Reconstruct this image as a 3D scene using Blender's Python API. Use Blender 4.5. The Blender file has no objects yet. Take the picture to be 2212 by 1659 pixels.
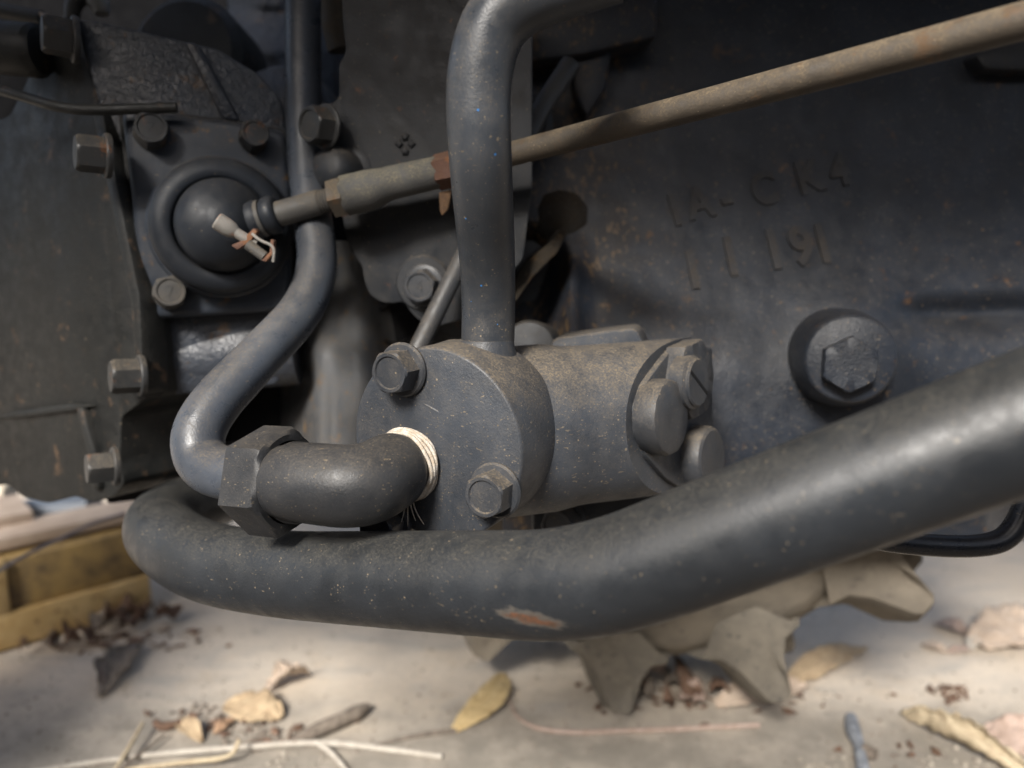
import bpy, bmesh, math, random
from mathutils import Vector, Matrix, noise as mn

random.seed(7)
sc = bpy.context.scene
COL = sc.collection
rad = math.radians

# ------------------------------------------------------------------ camera
H, PITCH, F = 0.45, rad(10.0), 1662.0          # eye height, tilt down, focal length in photo pixels (2212 wide)
cam_d = bpy.data.cameras.new('camera')
cam = bpy.data.objects.new('camera', cam_d); COL.objects.link(cam)
cam.location = (0, 0, H); cam.rotation_euler = (rad(90) - PITCH, 0, 0)
cam_d.sensor_width = 36.0; cam_d.lens = 36.0 * F / 2212.0
cam_d.clip_start = 0.01; cam_d.clip_end = 400
cam_d.dof.use_dof = True; cam_d.dof.focus_distance = 0.37; cam_d.dof.aperture_fstop = cam_d.lens / 6.0
sc.camera = cam

# ------------------------------------------------------------------ light
SUN_EL, SUN_AZ = 40.0, 180.0                    # the light stands behind the camera
w = bpy.data.worlds.new("World"); sc.world = w; w.use_nodes = True
wt = w.node_tree; bg = wt.nodes['Background']
sky = wt.nodes.new('ShaderNodeTexSky'); sky.sky_type = 'NISHITA'; sky.sun_disc = False
sky.sun_elevation = rad(SUN_EL); sky.sun_rotation = rad(SUN_AZ + 21)
sky.air_density = 1.0; sky.dust_density = 4.0; sky.ozone_density = 1.0
hs = wt.nodes.new('ShaderNodeHueSaturation'); hs.inputs['Saturation'].default_value = .80      # hazy, nearly white sky
wt.links.new(sky.outputs[0], hs.inputs['Color']); wt.links.new(hs.outputs[0], bg.inputs[0]); bg.inputs[1].default_value = 0.085
sd = bpy.data.lights.new('sun', 'SUN'); sd.energy = 3.4; sd.angle = rad(15); sd.color = (1.0, 0.96, 0.9)
sun = bpy.data.objects.new('sun', sd); COL.objects.link(sun)
sun.rotation_euler = (rad(90 - SUN_EL), 0, rad(-21))
vs = sc.view_settings; vs.view_transform = 'Standard'; vs.look = 'None'; vs.exposure = 0.95; vs.gamma = 1.0

# ------------------------------------------------------------------ points
EYE = Vector((0, 0, H))
FW = Vector((0, math.cos(PITCH), -math.sin(PITCH))); UP = Vector((0, math.sin(PITCH), math.cos(PITCH))); RT = Vector((1, 0, 0))
def ray(u, v): return FW + RT * ((u - 1106.0) / F) + UP * ((829.5 - v) / F)
def P(u, v, d): return EYE + ray(u, v) * d
def G(u, v, z=0.0):
    r = ray(u, v); return EYE + r * ((z - H) / r.z)
def onplane(u, v, p0, n):
    r = ray(u, v); return EYE + r * ((p0 - EYE).dot(n) / r.dot(n))
def pxm(px, d): return px * d / F

# ------------------------------------------------------------------ materials
class NT:
    def __init__(s, name):
        s.m = bpy.data.materials.new(name); s.m.use_nodes = True; s.t = s.m.node_tree
        s.b = s.t.nodes['Principled BSDF']
    def n(s, typ, **kw):
        nd = s.t.nodes.new('ShaderNode' + typ)
        for k, v in kw.items(): setattr(nd, k, v)
        return nd
    def l(s, a, b): s.t.links.new(a, b)
    def pos(s):
        g = s.n('NewGeometry'); s.geo = g; return g.outputs['Position']
    def scaled(s, vec, sx, sy, sz):
        m = s.n('Mapping'); m.inputs['Scale'].default_value = (sx, sy, sz); s.l(vec, m.inputs['Vector']); return m.outputs[0]
    def noise(s, vec, scale, detail=3, rough=.55, dist=0):
        nd = s.n('TexNoise'); nd.inputs['Scale'].default_value = scale; nd.inputs['Detail'].default_value = detail
        nd.inputs['Roughness'].default_value = rough; nd.inputs['Distortion'].default_value = dist
        s.l(vec, nd.inputs['Vector']); return nd.outputs['Fac']
    def voro(s, vec, scale, rnd=1.0):
        nd = s.n('TexVoronoi'); nd.inputs['Scale'].default_value = scale; nd.inputs['Randomness'].default_value = rnd
        s.l(vec, nd.inputs['Vector']); return nd
    def ramp(s, x, a, b, lo=0.0, hi=1.0):
        if a > b: a, b, lo, hi = b, a, hi, lo
        nd = s.n('MapRange'); nd.interpolation_type = 'SMOOTHSTEP'
        nd.inputs[1].default_value = a; nd.inputs[2].default_value = b; nd.inputs[3].default_value = lo; nd.inputs[4].default_value = hi
        s.l(x, nd.inputs[0]); return nd.outputs[0]
    def math(s, op, a, b=0.0):
        nd = s.n('Math', operation=op)
        for i, x in enumerate((a, b)):
            if isinstance(x, (int, float)): nd.inputs[i].default_value = x
            else: s.l(x, nd.inputs[i])
        return nd.outputs[0]
    def mix(s, f, a, b):
        nd = s.n('Mix'); nd.data_type = 'RGBA'
        for sock, x in ((nd.inputs[0], f), (nd.inputs[6], a), (nd.inputs[7], b)):
            if isinstance(x, tuple): sock.default_value = (*x, 1)
            elif isinstance(x, (int, float)): sock.default_value = x
            else: s.l(x, sock)
        return nd.outputs[2]
    def bump(s, h, strength, dist, prev=None):
        nd = s.n('Bump'); nd.inputs['Strength'].default_value = strength; nd.inputs['Distance'].default_value = dist
        s.l(h, nd.inputs['Height'])
        if prev: s.l(prev, nd.inputs['Normal'])
        return nd.outputs[0]

def metal(name, base=(.030, .035, .043), rough=.42, dust=.35, up=.6, dustcol=(.25, .205, .15), specks=.5, rust=0.0, rustcol=(.16, .07, .03),
          grain=.25, cast=0.0, csc=520, cdist=.0007, chips=None, seed=0.0, spec=.5, xdust=None, flecks=False):
    base = tuple(c * .62 for c in base); dustcol = tuple(c * .66 for c in dustcol); rustcol = tuple(c * .8 for c in rustcol)
    t = NT(name); pos = t.pos()
    if seed:
        va = t.n('VectorMath', operation='ADD'); va.inputs[1].default_value = (seed, seed * .7, seed * .3); t.l(pos, va.inputs[0]); pos = va.outputs[0]
    nlow = t.noise(pos, 22, 4); nmid = t.noise(pos, 95, 5, .65); nfine = t.noise(pos, 900, 3, .7)
    col = t.mix(t.ramp(nlow, .35, .7), base, tuple(c * 1.55 for c in base))
    sep = t.n('SeparateXYZ'); t.l(t.geo.outputs['Normal'], sep.inputs[0])
    upf = t.math('MULTIPLY', t.ramp(sep.outputs[2], .15, .95), t.ramp(nmid, .25, .6, .45, 1.0))
    upf = t.math('MULTIPLY', upf, up)
    film = t.math('MULTIPLY', t.ramp(nmid, .28, .82), dust)
    film = t.math('MULTIPLY', film, t.ramp(sep.outputs[2], -.8, .1, .2, 1))
    if xdust:                                         # thicker dust towards one end
        sx = t.n('SeparateXYZ'); t.l(pos, sx.inputs[0]); g_ = t.math('ADD', sx.outputs[0], t.math('MULTIPLY', nlow, .06))
        film = t.math('MULTIPLY', film, t.ramp(g_, xdust[0] + .03, xdust[1] + .03, .15, 1.3))
    grains = t.math('MULTIPLY', t.ramp(nfine, .42, .66, .35, 1.25), t.math('ADD', upf, film))
    df = t.math('MINIMUM', grains, .92)
    col = t.mix(df, col, dustcol)
    if rust:
        rm = t.math('MULTIPLY', t.ramp(t.noise(pos, 60, 6, .7), .62 - .22 * rust, .72 - .18 * rust), .9)
        col = t.mix(rm, col, t.mix(nfine, rustcol, tuple(c * 1.9 for c in rustcol)))
    if specks:
        mk_ = None; cc = None
        for sc_, rad_, dens in ((170, .13, .30), (330, .17, .55), (620, .20, .55)):
            v1 = t.voro(pos, sc_); sepc = t.n('SeparateColor'); t.l(v1.outputs['Color'], sepc.inputs[0])
            wob = t.math('ADD', v1.outputs['Distance'], t.math('MULTIPLY', t.math('SUBTRACT', nfine, .5), .22))
            rr_ = t.math('MULTIPLY', t.ramp(sepc.outputs[0], 1 - dens * specks, 1.0, 0, 1), rad_)
            m1 = t.math('LESS_THAN', wob, rr_)
            m1 = t.math('MULTIPLY', m1, t.ramp(nmid, .36, .55, .25, 1))
            mk_ = m1 if mk_ is None else t.math('MAXIMUM', mk_, m1); cc = sepc.outputs[1]
        st = t.scaled(pos, 330, 330, 900); m2 = t.ramp(t.noise(st, 1, 2, .5), .70 - .05 * specks, .76 - .04 * specks)
        m2 = t.math('MULTIPLY', m2, t.ramp(nlow, .40, .6, .05, .7))
        mk_ = t.math('MINIMUM', t.math('MAXIMUM', t.math('MULTIPLY', mk_, .75), m2), .8)
        col = t.mix(mk_, col, t.mix(cc, (.14, .105, .062), (.25, .20, .14)))
    if flecks:                                        # brown dried mud flecks, thickest at the left end of the casting
        fx = t.n('SeparateXYZ'); t.l(t.geo.outputs['Position'], fx.inputs[0])
        fn = t.noise(t.scaled(pos, 260, 260, 150), 1, 3, .6); cl_ = t.ramp(t.noise(pos, 38, 4, .6), .38, .62)
        near = t.ramp(fx.outputs[0], .02, .17, .17, 0)
        fm = t.math('GREATER_THAN', t.math('ADD', fn, t.math('MULTIPLY', near, cl_)), .70)
        film2 = t.math('MULTIPLY', t.math('MULTIPLY', cl_, near), 2.2)
        col = t.mix(film2, col, (.055, .036, .02)); col = t.mix(t.math('MULTIPLY', fm, .8), col, t.mix(nfine, (.075, .045, .02), (.19, .13, .075)))
    if chips:
        vb_ = t.voro(pos, 150); sb = t.n('SeparateColor'); t.l(vb_.outputs['Color'], sb.inputs[0])
        mb = t.math('MULTIPLY', t.math('LESS_THAN', vb_.outputs['Distance'], .075), t.math('GREATER_THAN', sb.outputs[0], .72))
        col = t.mix(mb, col, chips)
    t.l(col, t.b.inputs['Base Color'])
    rr = t.math('ADD', t.math('MULTIPLY', df, .5), t.ramp(nmid, .3, .7, rough - .07, rough + .09)); t.l(t.math('MINIMUM', rr, .95), t.b.inputs['Roughness'])
    t.l(t.math('MULTIPLY', t.math('SUBTRACT', 1.0, t.math('MULTIPLY', df, .85)), spec), t.b.inputs['Specular IOR Level'])
    nb = t.bump(nfine, grain, .0006)
    if cast:
        h = t.noise(pos, csc, 3, .6, .6); nb = t.bump(h, cast, cdist, nb)
    t.l(nb, t.b.inputs['Normal'])
    return t.m

def scrape(m, c, size):
    """a ragged patch of bare rusty metal worn through the paint"""
    t = NT.__new__(NT); t.m = m; t.t = m.node_tree; t.b = t.t.nodes['Principled BSDF']
    pos = t.pos(); old = t.b.inputs['Base Color'].links[0].from_socket
    mp = t.n('Mapping', vector_type='TEXTURE'); mp.inputs['Location'].default_value = c; mp.inputs['Scale'].default_value = size; t.l(pos, mp.inputs['Vector'])
    ln = t.n('VectorMath', operation='LENGTH'); t.l(mp.outputs[0], ln.inputs[0])
    st = t.scaled(pos, 160, 160, 700); nz = t.noise(st, 1, 5, .75); n2 = t.noise(pos, 420, 4, .7)
    f = t.math('ADD', ln.outputs['Value'], t.math('MULTIPLY', t.math('SUBTRACT', nz, .5), 1.5))
    f2 = t.ramp(f, .62, .72); f1 = t.ramp(f, .36, .46)
    c1 = t.mix(t.ramp(n2, .35, .65), (.125, .055, .03), (.07, .042, .028))
    col = t.mix(f2, (.075, .068, .06), old); col = t.mix(f1, c1, col)
    t.l(col, t.b.inputs['Base Color'])
def simple(name, c1, c2, scale=60, rough=.8, bump=.3, bdist=.001, detail=5, c3=None):
    t = NT(name); pos = t.pos(); a = t.noise(pos, scale, detail, .65)
    col = t.mix(t.ramp(a, .32, .68), c1, c2)
    if c3: col = t.mix(t.ramp(t.noise(pos, scale * 3.3, 4, .7), .58, .7), col, c3)
    t.l(col, t.b.inputs['Base Color']); t.b.inputs['Roughness'].default_value = rough
    t.l(t.bump(t.noise(pos, scale * 6, 3), bump, bdist), t.b.inputs['Normal'])
    return t.m

M = {}
M['pipe'] = metal('dusty dark pipe paint', base=(.046, .053, .064), rough=.34, dust=.30, chips=(.03, .16, .42), up=.62, specks=.75, seed=.0)
M['big'] = metal('satin dark pipe paint', base=(.020, .0235, .0285), rough=.41, spec=.6, dust=.10, xdust=(-.02, -.16), up=.32, specks=.38, dustcol=(.19, .17, .13), seed=3.1)
M['gloss'] = metal('glossy dark pipe paint', base=(.060, .071, .090), rough=.30, dust=.12, up=.5, specks=.15, seed=1.7)
M['pump'] = metal('dusty pump casting', base=(.046, .053, .065), rough=.44, dust=.22, up=.8, specks=1.1, grain=.35, seed=5.2)
M['elbow'] = metal('dusty forged fitting', base=(.034, .036, .040), rough=.42, dust=.09, up=.26, spec=.35, specks=.6, grain=.3, seed=7.7)
M['block'] = metal('dark cast block paint', base=(.024, .030, .042), rough=.40, dust=.06, up=.15, specks=.9, rust=.10, rustcol=(.09, .05, .025), grain=.4, cast=.42, seed=9.0, spec=.45, flecks=True)
M['plate'] = metal('dark smooth casting', base=(0.0255, 0.0289, 0.0348), rough=.5, dust=.2, up=.4, specks=.25, rust=.06, grain=.25, cast=.08, seed=2.2)
M['house'] = metal('glossy rough casting', base=(.042, .051, .068), rough=.33, dust=.12, up=.3, spec=.7, specks=.12, rust=.16, rustcol=(.10, .06, .03), grain=.2, cast=.7, csc=300, cdist=.0016, seed=4.4)
M['olive'] = metal('grimy olive casting', base=(.0115, .0125, .0125), rough=.5, dust=.16, up=.3, dustcol=(.11, .095, .065), specks=.12, rust=.15, rustcol=(.08, .05, .03), grain=.4, cast=.45, seed=6.6)
M['cover'] = metal('dark cover plate paint', base=(.036, .046, .064), rough=.40, dust=.14, up=.45, specks=.15, rust=.18, rustcol=(.14, .08, .03), grain=.15, seed=8.1)
M['rubber'] = metal('dusty black rubber', base=(.022, .027, .036), rough=.48, dust=.08, up=.2, spec=.35, dustcol=(.20, .17, .13), specks=.05, grain=.15, seed=1.1)
M['rod'] = metal('dusty brown rod', base=(.075, .060, .045), rough=.6, dust=.75, up=.5, dustcol=(0.3150, 0.2475, 0.1650), specks=.3, rust=.25, rustcol=(.09, .055, .03), grain=.5, seed=2.9)
M['sleeve'] = metal('speckled worn sleeve', base=(.085, .085, .085), rough=.65, dust=1.0, up=.6, dustcol=(.30, .27, .20), specks=.3, grain=.7, seed=3.3)
M['thread'] = metal('dull grey steel', base=(.075, .073, .07), rough=.55, dust=.5, up=.5, specks=.1, grain=.4, seed=3.9)
M['redrust'] = metal('red brown rust', base=(.13, .062, .042), rough=.8, dust=.4, up=.3, dustcol=(.24, .15, .09), specks=.2, rust=.5, grain=.6, seed=.9)
M['clamp'] = metal('pale worn steel', base=(.28, .27, .25), rough=.5, dust=.4, up=.2, dustcol=(.33, .25, .18), specks=0, rust=.35, rustcol=(.28, .12, .06), grain=.5, seed=.4)
M['bolt'] = metal('dusty dark bolt paint', base=(.042, .047, .056), rough=.42, dust=.28, up=.75, specks=.4, grain=.3, seed=4.8)
M['bolt_dark'] = metal('grimy dark bolt', base=(.040, .042, .044), rough=.42, dust=.2, up=.5, specks=.05, rust=.25, grain=.3, seed=5.8)
M['strut'] = metal('worn strut paint', base=(.045, .047, .051), rough=.45, dust=.25, up=.4, specks=.2, rust=.12, rustcol=(.05, .04, .03), seed=6.1)
M['black'] = metal('black recess casting', base=(.016, .017, .020), rough=.5, dust=.15, up=.3, specks=.02, cast=.3, seed=7.1, spec=.08)
M['void'] = metal('unlit cavity black', base=(.007, .007, .008), rough=.8, dust=.0, up=.1, specks=0, spec=.05)  # base blackened to stand in for the shade of the cavity
M['grime'] = metal('brown grime', base=(.028, .022, .015), rough=.8, dust=.35, up=.3, dustcol=(.10, .066, .036), specks=.5, rust=.3, rustcol=(.12, .07, .03), grain=.8, cast=.6, seed=1.9)
M['blocker'] = simple('dark sky blocker', (.10, .09, .08), (.06, .055, .05), 3, .9)
M['letter'] = metal('dusty raised lettering', base=(.030, .034, .042), rough=.5, dust=.45, up=.5, dustcol=(.17, .13, .09), specks=.6, cast=.4, seed=9.0)
M['bell'] = metal('dusty bell casting', base=(.085, .090, .098), rough=.5, dust=.45, up=.4, specks=.4, rust=.2, rustcol=(.12, .08, .045), grain=.3, cast=.1, seed=2.8)
M['tape'] = simple('white thread tape', (.56, .52, .46), (.42, .34, .25), 300, .8, .8, .0006, 5, (.16, .12, .09))
M['hose'] = metal('shiny black hose', base=(.016, .019, .026), rough=.28, dust=.04, up=.15, specks=.03, grain=.1, seed=3.6)
M['tyre'] = simple('dusty tan tyre rubber', (.145, .125, .098), (.205, .175, .135), 26, .85, .4, .001, 5, (.10, .085, .07))
M['tip'] = simple('worn dark lug rubber', (.13, .116, .095), (.185, .163, .13), 40, .8, .4, .001, 5, (.03, .032, .035))
M['yellow'] = simple('worn yellow paint', (.62, .45, .22), (.48, .32, .13), 30, .6, .3, .0006, 6, (.20, .12, .05))
M['yellow_dirty'] = simple('dirty yellow paint', (.40, .27, .10), (.12, .085, .05), 26, .7, .3, .0006, 6)
M['board'] = simple('pale board', (.52, .42, .34), (.40, .31, .24), 20, .8, .3, .0008)
M['bluepipe'] = simple('blue grey steel', (.06, .075, .10), (.11, .13, .16), 14, .32, .1, .0006)
M['ring'] = simple('pale steel ring', (.55, .47, .36), (.40, .36, .30), 40, .5, .2, .0005)
M['sheet'] = simple('grey plastic sheet', (.20, .18, .19), (.30, .27, .27), 30, .5, .2, .0005)
M['hub'] = metal('pale grey hub casting', base=(.05, .05, .042), rough=.55, dust=.3, up=.3, dustcol=(.16, .14, .10), specks=.05, cast=.2, seed=5.5)
M['chiprust'] = simple('bare rusty scrape', (.36, .13, .05), (.22, .10, .06), 240, .8, .5, .0004, 5, (.30, .24, .18))
M['clay'] = simple('dried clay crumb', (.42, .30, .17), (.36, .25, .14), 300, .95, .6, .0005)
M['oil'] = simple('rust coloured dirt', (.12, .065, .03), (.07, .04, .022), 260, .9, .8, .001)
LEAF = {}
for nm, c1, c2 in (('yellow', (.58, .44, .23), (.48, .35, .17)), ('tan', (.47, .36, .23), (.36, .26, .16)), ('pink', (.43, .33, .28), (.34, .25, .20)),
                   ('brown', (.17, .10, .065), (.10, .06, .04)), ('grey', (.24, .20, .16), (.13, .105, .085)), ('orange', (.38, .25, .16), (.28, .17, .10)),
                   ('pale', (.54, .44, .35), (.43, .33, .25)), ('white', (.50, .46, .40), (.38, .34, .29)), ('straw', (.50, .42, .29), (.38, .30, .20)), ('crumb', (.40, .36, .30), (.26, .23, .19)), ('blue', (.30, .32, .35), (.14, .15, .17))):
    LEAF[nm] = simple('dry ' + nm + ' litter', c1, c2, 120, .85, .5, .0008, 5, tuple(c * .42 for c in c2))

def ground_mat():
    t = NT('stained dusty concrete'); pos = t.pos()
    a = t.noise(pos, 3.2, 6, .6); b = t.noise(pos, 17, 6, .65); c = t.noise(pos, 130, 4, .7)
    st = t.scaled(pos, 5, 14, 5); s_ = t.noise(st, 1.6, 5, .6, .6)
    col = t.mix(t.ramp(a, .36, .66), (.50, .42, .33), (.60, .52, .425))
    col = t.mix(t.ramp(s_, .45, .72, 0, .65), col, (.30, .285, .265))
    col = t.mix(t.ramp(b, .52, .72, 0, .55), col, (.50, .40, .29))
    col = t.mix(t.ramp(t.noise(pos, 34, 5, .7, .5), .60, .74, 0, .55), col, (.16, .14, .12))
    col = t.mix(t.ramp(c, .3, .75, 0, .5), col, (.40, .36, .31))
    v = t.voro(pos, 70); col = t.mix(t.math('MULTIPLY', t.ramp(v.outputs['Distance'], .1, .22, .8, 0), t.ramp(b, .5, .6)), col, (.17, .13, .10))
    sp = t.n('SeparateXYZ'); t.l(pos, sp.inputs[0])                      # near ground coloured darker, as if shaded, to weaken bounced light
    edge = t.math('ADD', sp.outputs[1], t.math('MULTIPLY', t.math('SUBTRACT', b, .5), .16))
    soil = t.mix(t.ramp(b, .35, .65), (.07, .055, .042), (.12, .10, .08))  # dark near tone put in for weaker bounce light
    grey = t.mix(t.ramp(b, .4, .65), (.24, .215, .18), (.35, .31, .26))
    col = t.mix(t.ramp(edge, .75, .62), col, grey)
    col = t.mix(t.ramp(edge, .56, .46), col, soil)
    t.l(col, t.b.inputs['Base Color']); t.b.inputs['Roughness'].default_value = .88
    t.l(t.bump(c, .35, .002, t.bump(b, .3, .006)), t.b.inputs['Normal'])
    return t.m
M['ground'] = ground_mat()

# ------------------------------------------------------------------ mesh helpers
LOC = {}
def thing(name, label, cat, loc, group=None):
    o = bpy.data.objects.new(name, None); COL.objects.link(o); o.location = loc; o.empty_display_size = .01
    o['label'] = label; o['category'] = cat
    if group: o['group'] = group
    LOC[o.name] = Vector(loc); return o
def tag(o, label, cat, group=None):
    o['label'] = label; o['category'] = cat
    if group: o['group'] = group
    return o
def obj(name, shapes, mat, parent=None, bevel=0.0, bseg=2, ang=35, smooth=True, origin=None):
    """one mesh object out of [(verts, faces), ...] given in world coordinates"""
    V, Fc = [], []
    for vs_, fs_ in shapes:
        k = len(V); V += [Vector(p) for p in vs_]; Fc += [[i + k for i in f] for f in fs_]
    if parent is not None: o0 = LOC[parent.name]
    else:
        if origin is None:
            o0 = sum(V, Vector()) / len(V); o0.z = min(p.z for p in V)
        else: o0 = Vector(origin)
    me = bpy.data.meshes.new(name); me.from_pydata([p - o0 for p in V], [], Fc); me.validate()
    bm = bmesh.new(); bm.from_mesh(me); bmesh.ops.recalc_face_normals(bm, faces=bm.faces)
    if bevel:
        es = [e for e in bm.edges if len(e.link_faces) == 2 and e.calc_face_angle(0) > rad(28)]
        bmesh.ops.bevel(bm, geom=es, offset=bevel, segments=bseg, profile=.5, affect='EDGES', clamp_overlap=True)
    bm.to_mesh(me); bm.free()
    if smooth:
        for p in me.polygons: p.use_smooth = True
        me.set_sharp_from_angle(angle=rad(ang))
    me.materials.append(M[mat] if isinstance(mat, str) else mat)
    o = bpy.data.objects.new(name, me); COL.objects.link(o)
    if parent is not None: o.parent = parent; LOC[o.name] = o0
    else: o.location = o0; LOC[o.name] = o0
    return o

def frame(ax, hint=None):
    ax = Vector(ax).normalized(); h = Vector(hint) if hint else (Vector((0, 0, 1)) if abs(ax.z) < .9 else Vector((0, 1, 0)))
    x = (h - ax * h.dot(ax)).normalized(); return x, ax.cross(x), ax

def rings(rs, close=(True, True)):
    """skin of closed rings with equal counts"""
    n = len(rs[0]); V = [p for r in rs for p in r]; Fc = []
    for i in range(len(rs) - 1):
        for j in range(n):
            a, b = i * n + j, i * n + (j + 1) % n; Fc.append([a, b, b + n, a + n])
    if close[0]: Fc.append(list(range(n))[::-1])
    if close[1]: Fc.append(list(range((len(rs) - 1) * n, len(rs) * n)))
    return V, Fc

def lathe(prof, org, ax, n=36, hint=None):
    x, y, z = frame(ax, hint); org = Vector(org)
    return rings([[org + z * h + (x * math.cos(2 * math.pi * k / n) + y * math.sin(2 * math.pi * k / n)) * max(r, 1e-5) for k in range(n)] for r, h in prof])

def fillet(pts, R, n=9):
    """polyline (Vector, radius) with rounded corners; R one bend length or one per inner point"""
    out = [pts[0]]
    for i in range(1, len(pts) - 1):
        (A, ra), (B, rb), (C, rc) = pts[i - 1], pts[i], pts[i + 1]
        r_ = R[i - 1] if isinstance(R, (list, tuple)) else R
        la, lc = (A - B).length, (C - B).length
        t0, t1 = min(r_, la * .48), min(r_, lc * .48)
        p0, p2 = B + (A - B) * (t0 / la), B + (C - B) * (t1 / lc)
        q0, q2 = rb + (ra - rb) * t0 / la, rb + (rc - rb) * t1 / lc
        for k in range(n + 1):
            s = k / n
            out.append((p0 * (1 - s) ** 2 + B * 2 * s * (1 - s) + p2 * s * s, q0 * (1 - s) ** 2 + rb * 2 * s * (1 - s) + q2 * s * s))
    out.append(pts[-1]); return out

def tube(path, n=32, close=(True, True)):
    rs = []; prev = None
    for i, (p, r) in enumerate(path):
        a = path[max(i - 1, 0)][0]; b = path[min(i + 1, len(path) - 1)][0]
        t = (b - a).normalized()
        if prev is None: x, y, _ = frame(t)
        else:
            x = (prev - t * prev.dot(t)).normalized(); y = t.cross(x)
        prev = x
        rs.append([p + (x * math.cos(2 * math.pi * k / n) + y * math.sin(2 * math.pi * k / n)) * r for k in range(n)])
    return rings(rs, close)

def pipe(ctrl, R=.02, n=32, sub=9):
    """ctrl: (u, v, depth, radius in metres)"""
    return tube(fillet([(P(u, v, d), r) for u, v, d, r in ctrl], R, sub), n)

def hexr(th, a):
    k = ((th + math.pi / 6) % (math.pi / 3)) - math.pi / 6
    return a / math.cos(k)

def hexhead(org, ax, a, h, rot=0.0, dish=True, flange=1.5, fh=.0016, hole=0.0, hint=None):
    x, y, z = frame(ax, hint); org = Vector(org); n = 48; rs = []
    def ring(f, hh): rs.append([org + z * hh + (x * math.cos(t + rot) + y * math.sin(t + rot)) * f(t) for t in [2 * math.pi * k / n for k in range(n)]])
    if flange:
        ring(lambda t: a * flange * .98, -.0005); ring(lambda t: a * flange, fh * .55); ring(lambda t: a * flange * .93, fh); ring(lambda t: hexr(t, a) * 1.03, fh * 1.15)
    else: ring(lambda t: hexr(t, a), -.0005)
    ring(lambda t: hexr(t, a), fh * 1.5); ring(lambda t: hexr(t, a), h * .84)
    ring(lambda t: min(hexr(t, a), a * 1.10), h * .93); ring(lambda t: min(hexr(t, a) * .985, a * .99), h)
    if hole: ring(lambda t: hole, h); ring(lambda t: hole * .98, h * .3)
    elif dish:
        ring(lambda t: a * .84, h); ring(lambda t: a * .78, h - a * .10); ring(lambda t: a * .3, h - a * .08)
    else: ring(lambda t: a * .5, h)
    return rings(rs, (True, not hole))

def slab(front, direction, thick):
    """prism: front outline (world points) pushed along direction"""
    d = Vector(direction).normalized() * thick; n = len(front)
    V = list(front) + [p + d for p in front]
    Fc = [list(range(n)), list(range(n, 2 * n))[::-1]] + [[i, (i + 1) % n, (i + 1) % n + n, i + n] for i in range(n)]
    return V, Fc

def box(c, ex, ey, ez):
    c, ex, ey, ez = map(Vector, (c, ex, ey, ez))
    V = [c + ex * a + ey * b + ez * d for a in (-1, 1) for b in (-1, 1) for d in (-1, 1)]
    return V, [[0, 1, 3, 2], [4, 6, 7, 5], [0, 4, 5, 1], [2, 3, 7, 6], [0, 2, 6, 4], [1, 5, 7, 3]]

def roundpoly(pts, r, n=4):
    """round the corners of a pixel outline"""
    out = []; m = len(pts)
    for i in range(m):
        A, B, C = (Vector((*pts[k % m], 0)) for k in (i - 1, i, i + 1))
        la, lc = (A - B).length, (C - B).length; t0, t1 = min(r, la * .45), min(r, lc * .45)
        p0, p2 = B + (A - B) * (t0 / la), B + (C - B) * (t1 / lc)
        for k in range(n + 1):
            s = k / n; q = p0 * (1 - s) ** 2 + B * 2 * s * (1 - s) + p2 * s * s; out.append((q.x, q.y))
    return out
def sst(x, a, b):
    t = min(1, max(0, (x - a) / (b - a))); return t * t * (3 - 2 * t)
def gs(x, c, s_): return math.exp(-((x - c) / s_) ** 2)

def relief(dfun, u0, u1, v0, v1, nu, nv, back):
    """closed casting: a relief front over a pixel window, sides and a back"""
    V, Fc = [], []
    for j in range(nv + 1):
        for i in range(nu + 1):
            u, v = u0 + (u1 - u0) * i / nu, v0 + (v1 - v0) * j / nv; V.append(P(u, v, dfun(u, v)))
    W = nu + 1
    for j in range(nv):
        for i in range(nu): Fc.append([j * W + i, j * W + i + 1, (j + 1) * W + i + 1, (j + 1) * W + i])
    rim = [i for i in range(W)] + [j * W + nu for j in range(1, nv + 1)] + [nv * W + i for i in range(nu - 1, -1, -1)] + [j * W for j in range(nv - 1, 0, -1)]
    k = len(V); V += [V[i] + Vector((0, back, 0)) for i in rim]; m = len(rim)
    Fc += [[rim[i], rim[(i + 1) % m], k + (i + 1) % m, k + i] for i in range(m)] + [list(range(k, k + m))]
    return V, Fc

# ------------------------------------------------------------------ ground
gv = 14.0
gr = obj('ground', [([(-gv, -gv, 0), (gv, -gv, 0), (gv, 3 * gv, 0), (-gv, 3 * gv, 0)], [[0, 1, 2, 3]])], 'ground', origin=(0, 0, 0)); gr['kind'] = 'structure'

yw = obj('sky_blocker', [box((0, -2.6, .85), (7, 0, 0), (0, .1, 0), (0, 0, .85))], 'blocker', origin=(0, -2.6, 0), bevel=.01); yw['kind'] = 'structure'  # unseen wall added behind the camera to block the low sky

# ------------------------------------------------------------------ engine block (right)
def dblock(u, v):
    d = .562 - .038 * sst(v, 400, 840) - .004 * sst(v, 300, 460)
    d += .045 * sst(v, 900, 1190) ** 1.5
    groove = gs(v, 684 + (u - 1950) * -.03, 34) * sst(u, 1860, 2010); d += .016 * groove
    d += .030 * (1 - sst(u, 1150, 1238)) * sst(v, 470, 560)            # falls away left of the rib
    d -= .016 * gs(u, 1234, 26) * sst(v, 500, 580)                     # upright rib
    d -= .014 * gs(u, 1880, 120) * gs(v, 735, 120)                     # swelling round the bolt boss
    d += .05 * sst(u, 2120, 2220) * sst(v, 960, 1130)
    d += .0006 * (mn.noise(Vector((u * .012, v * .012, 2.0))) + .5 * mn.noise(Vector((u * .035, v * .035, 5.0))))
    return d
eb = thing('engine_block', 'large dark cast engine block with raised casting letters, behind the pump', 'engine block', P(1650, 1160, .62))
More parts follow.
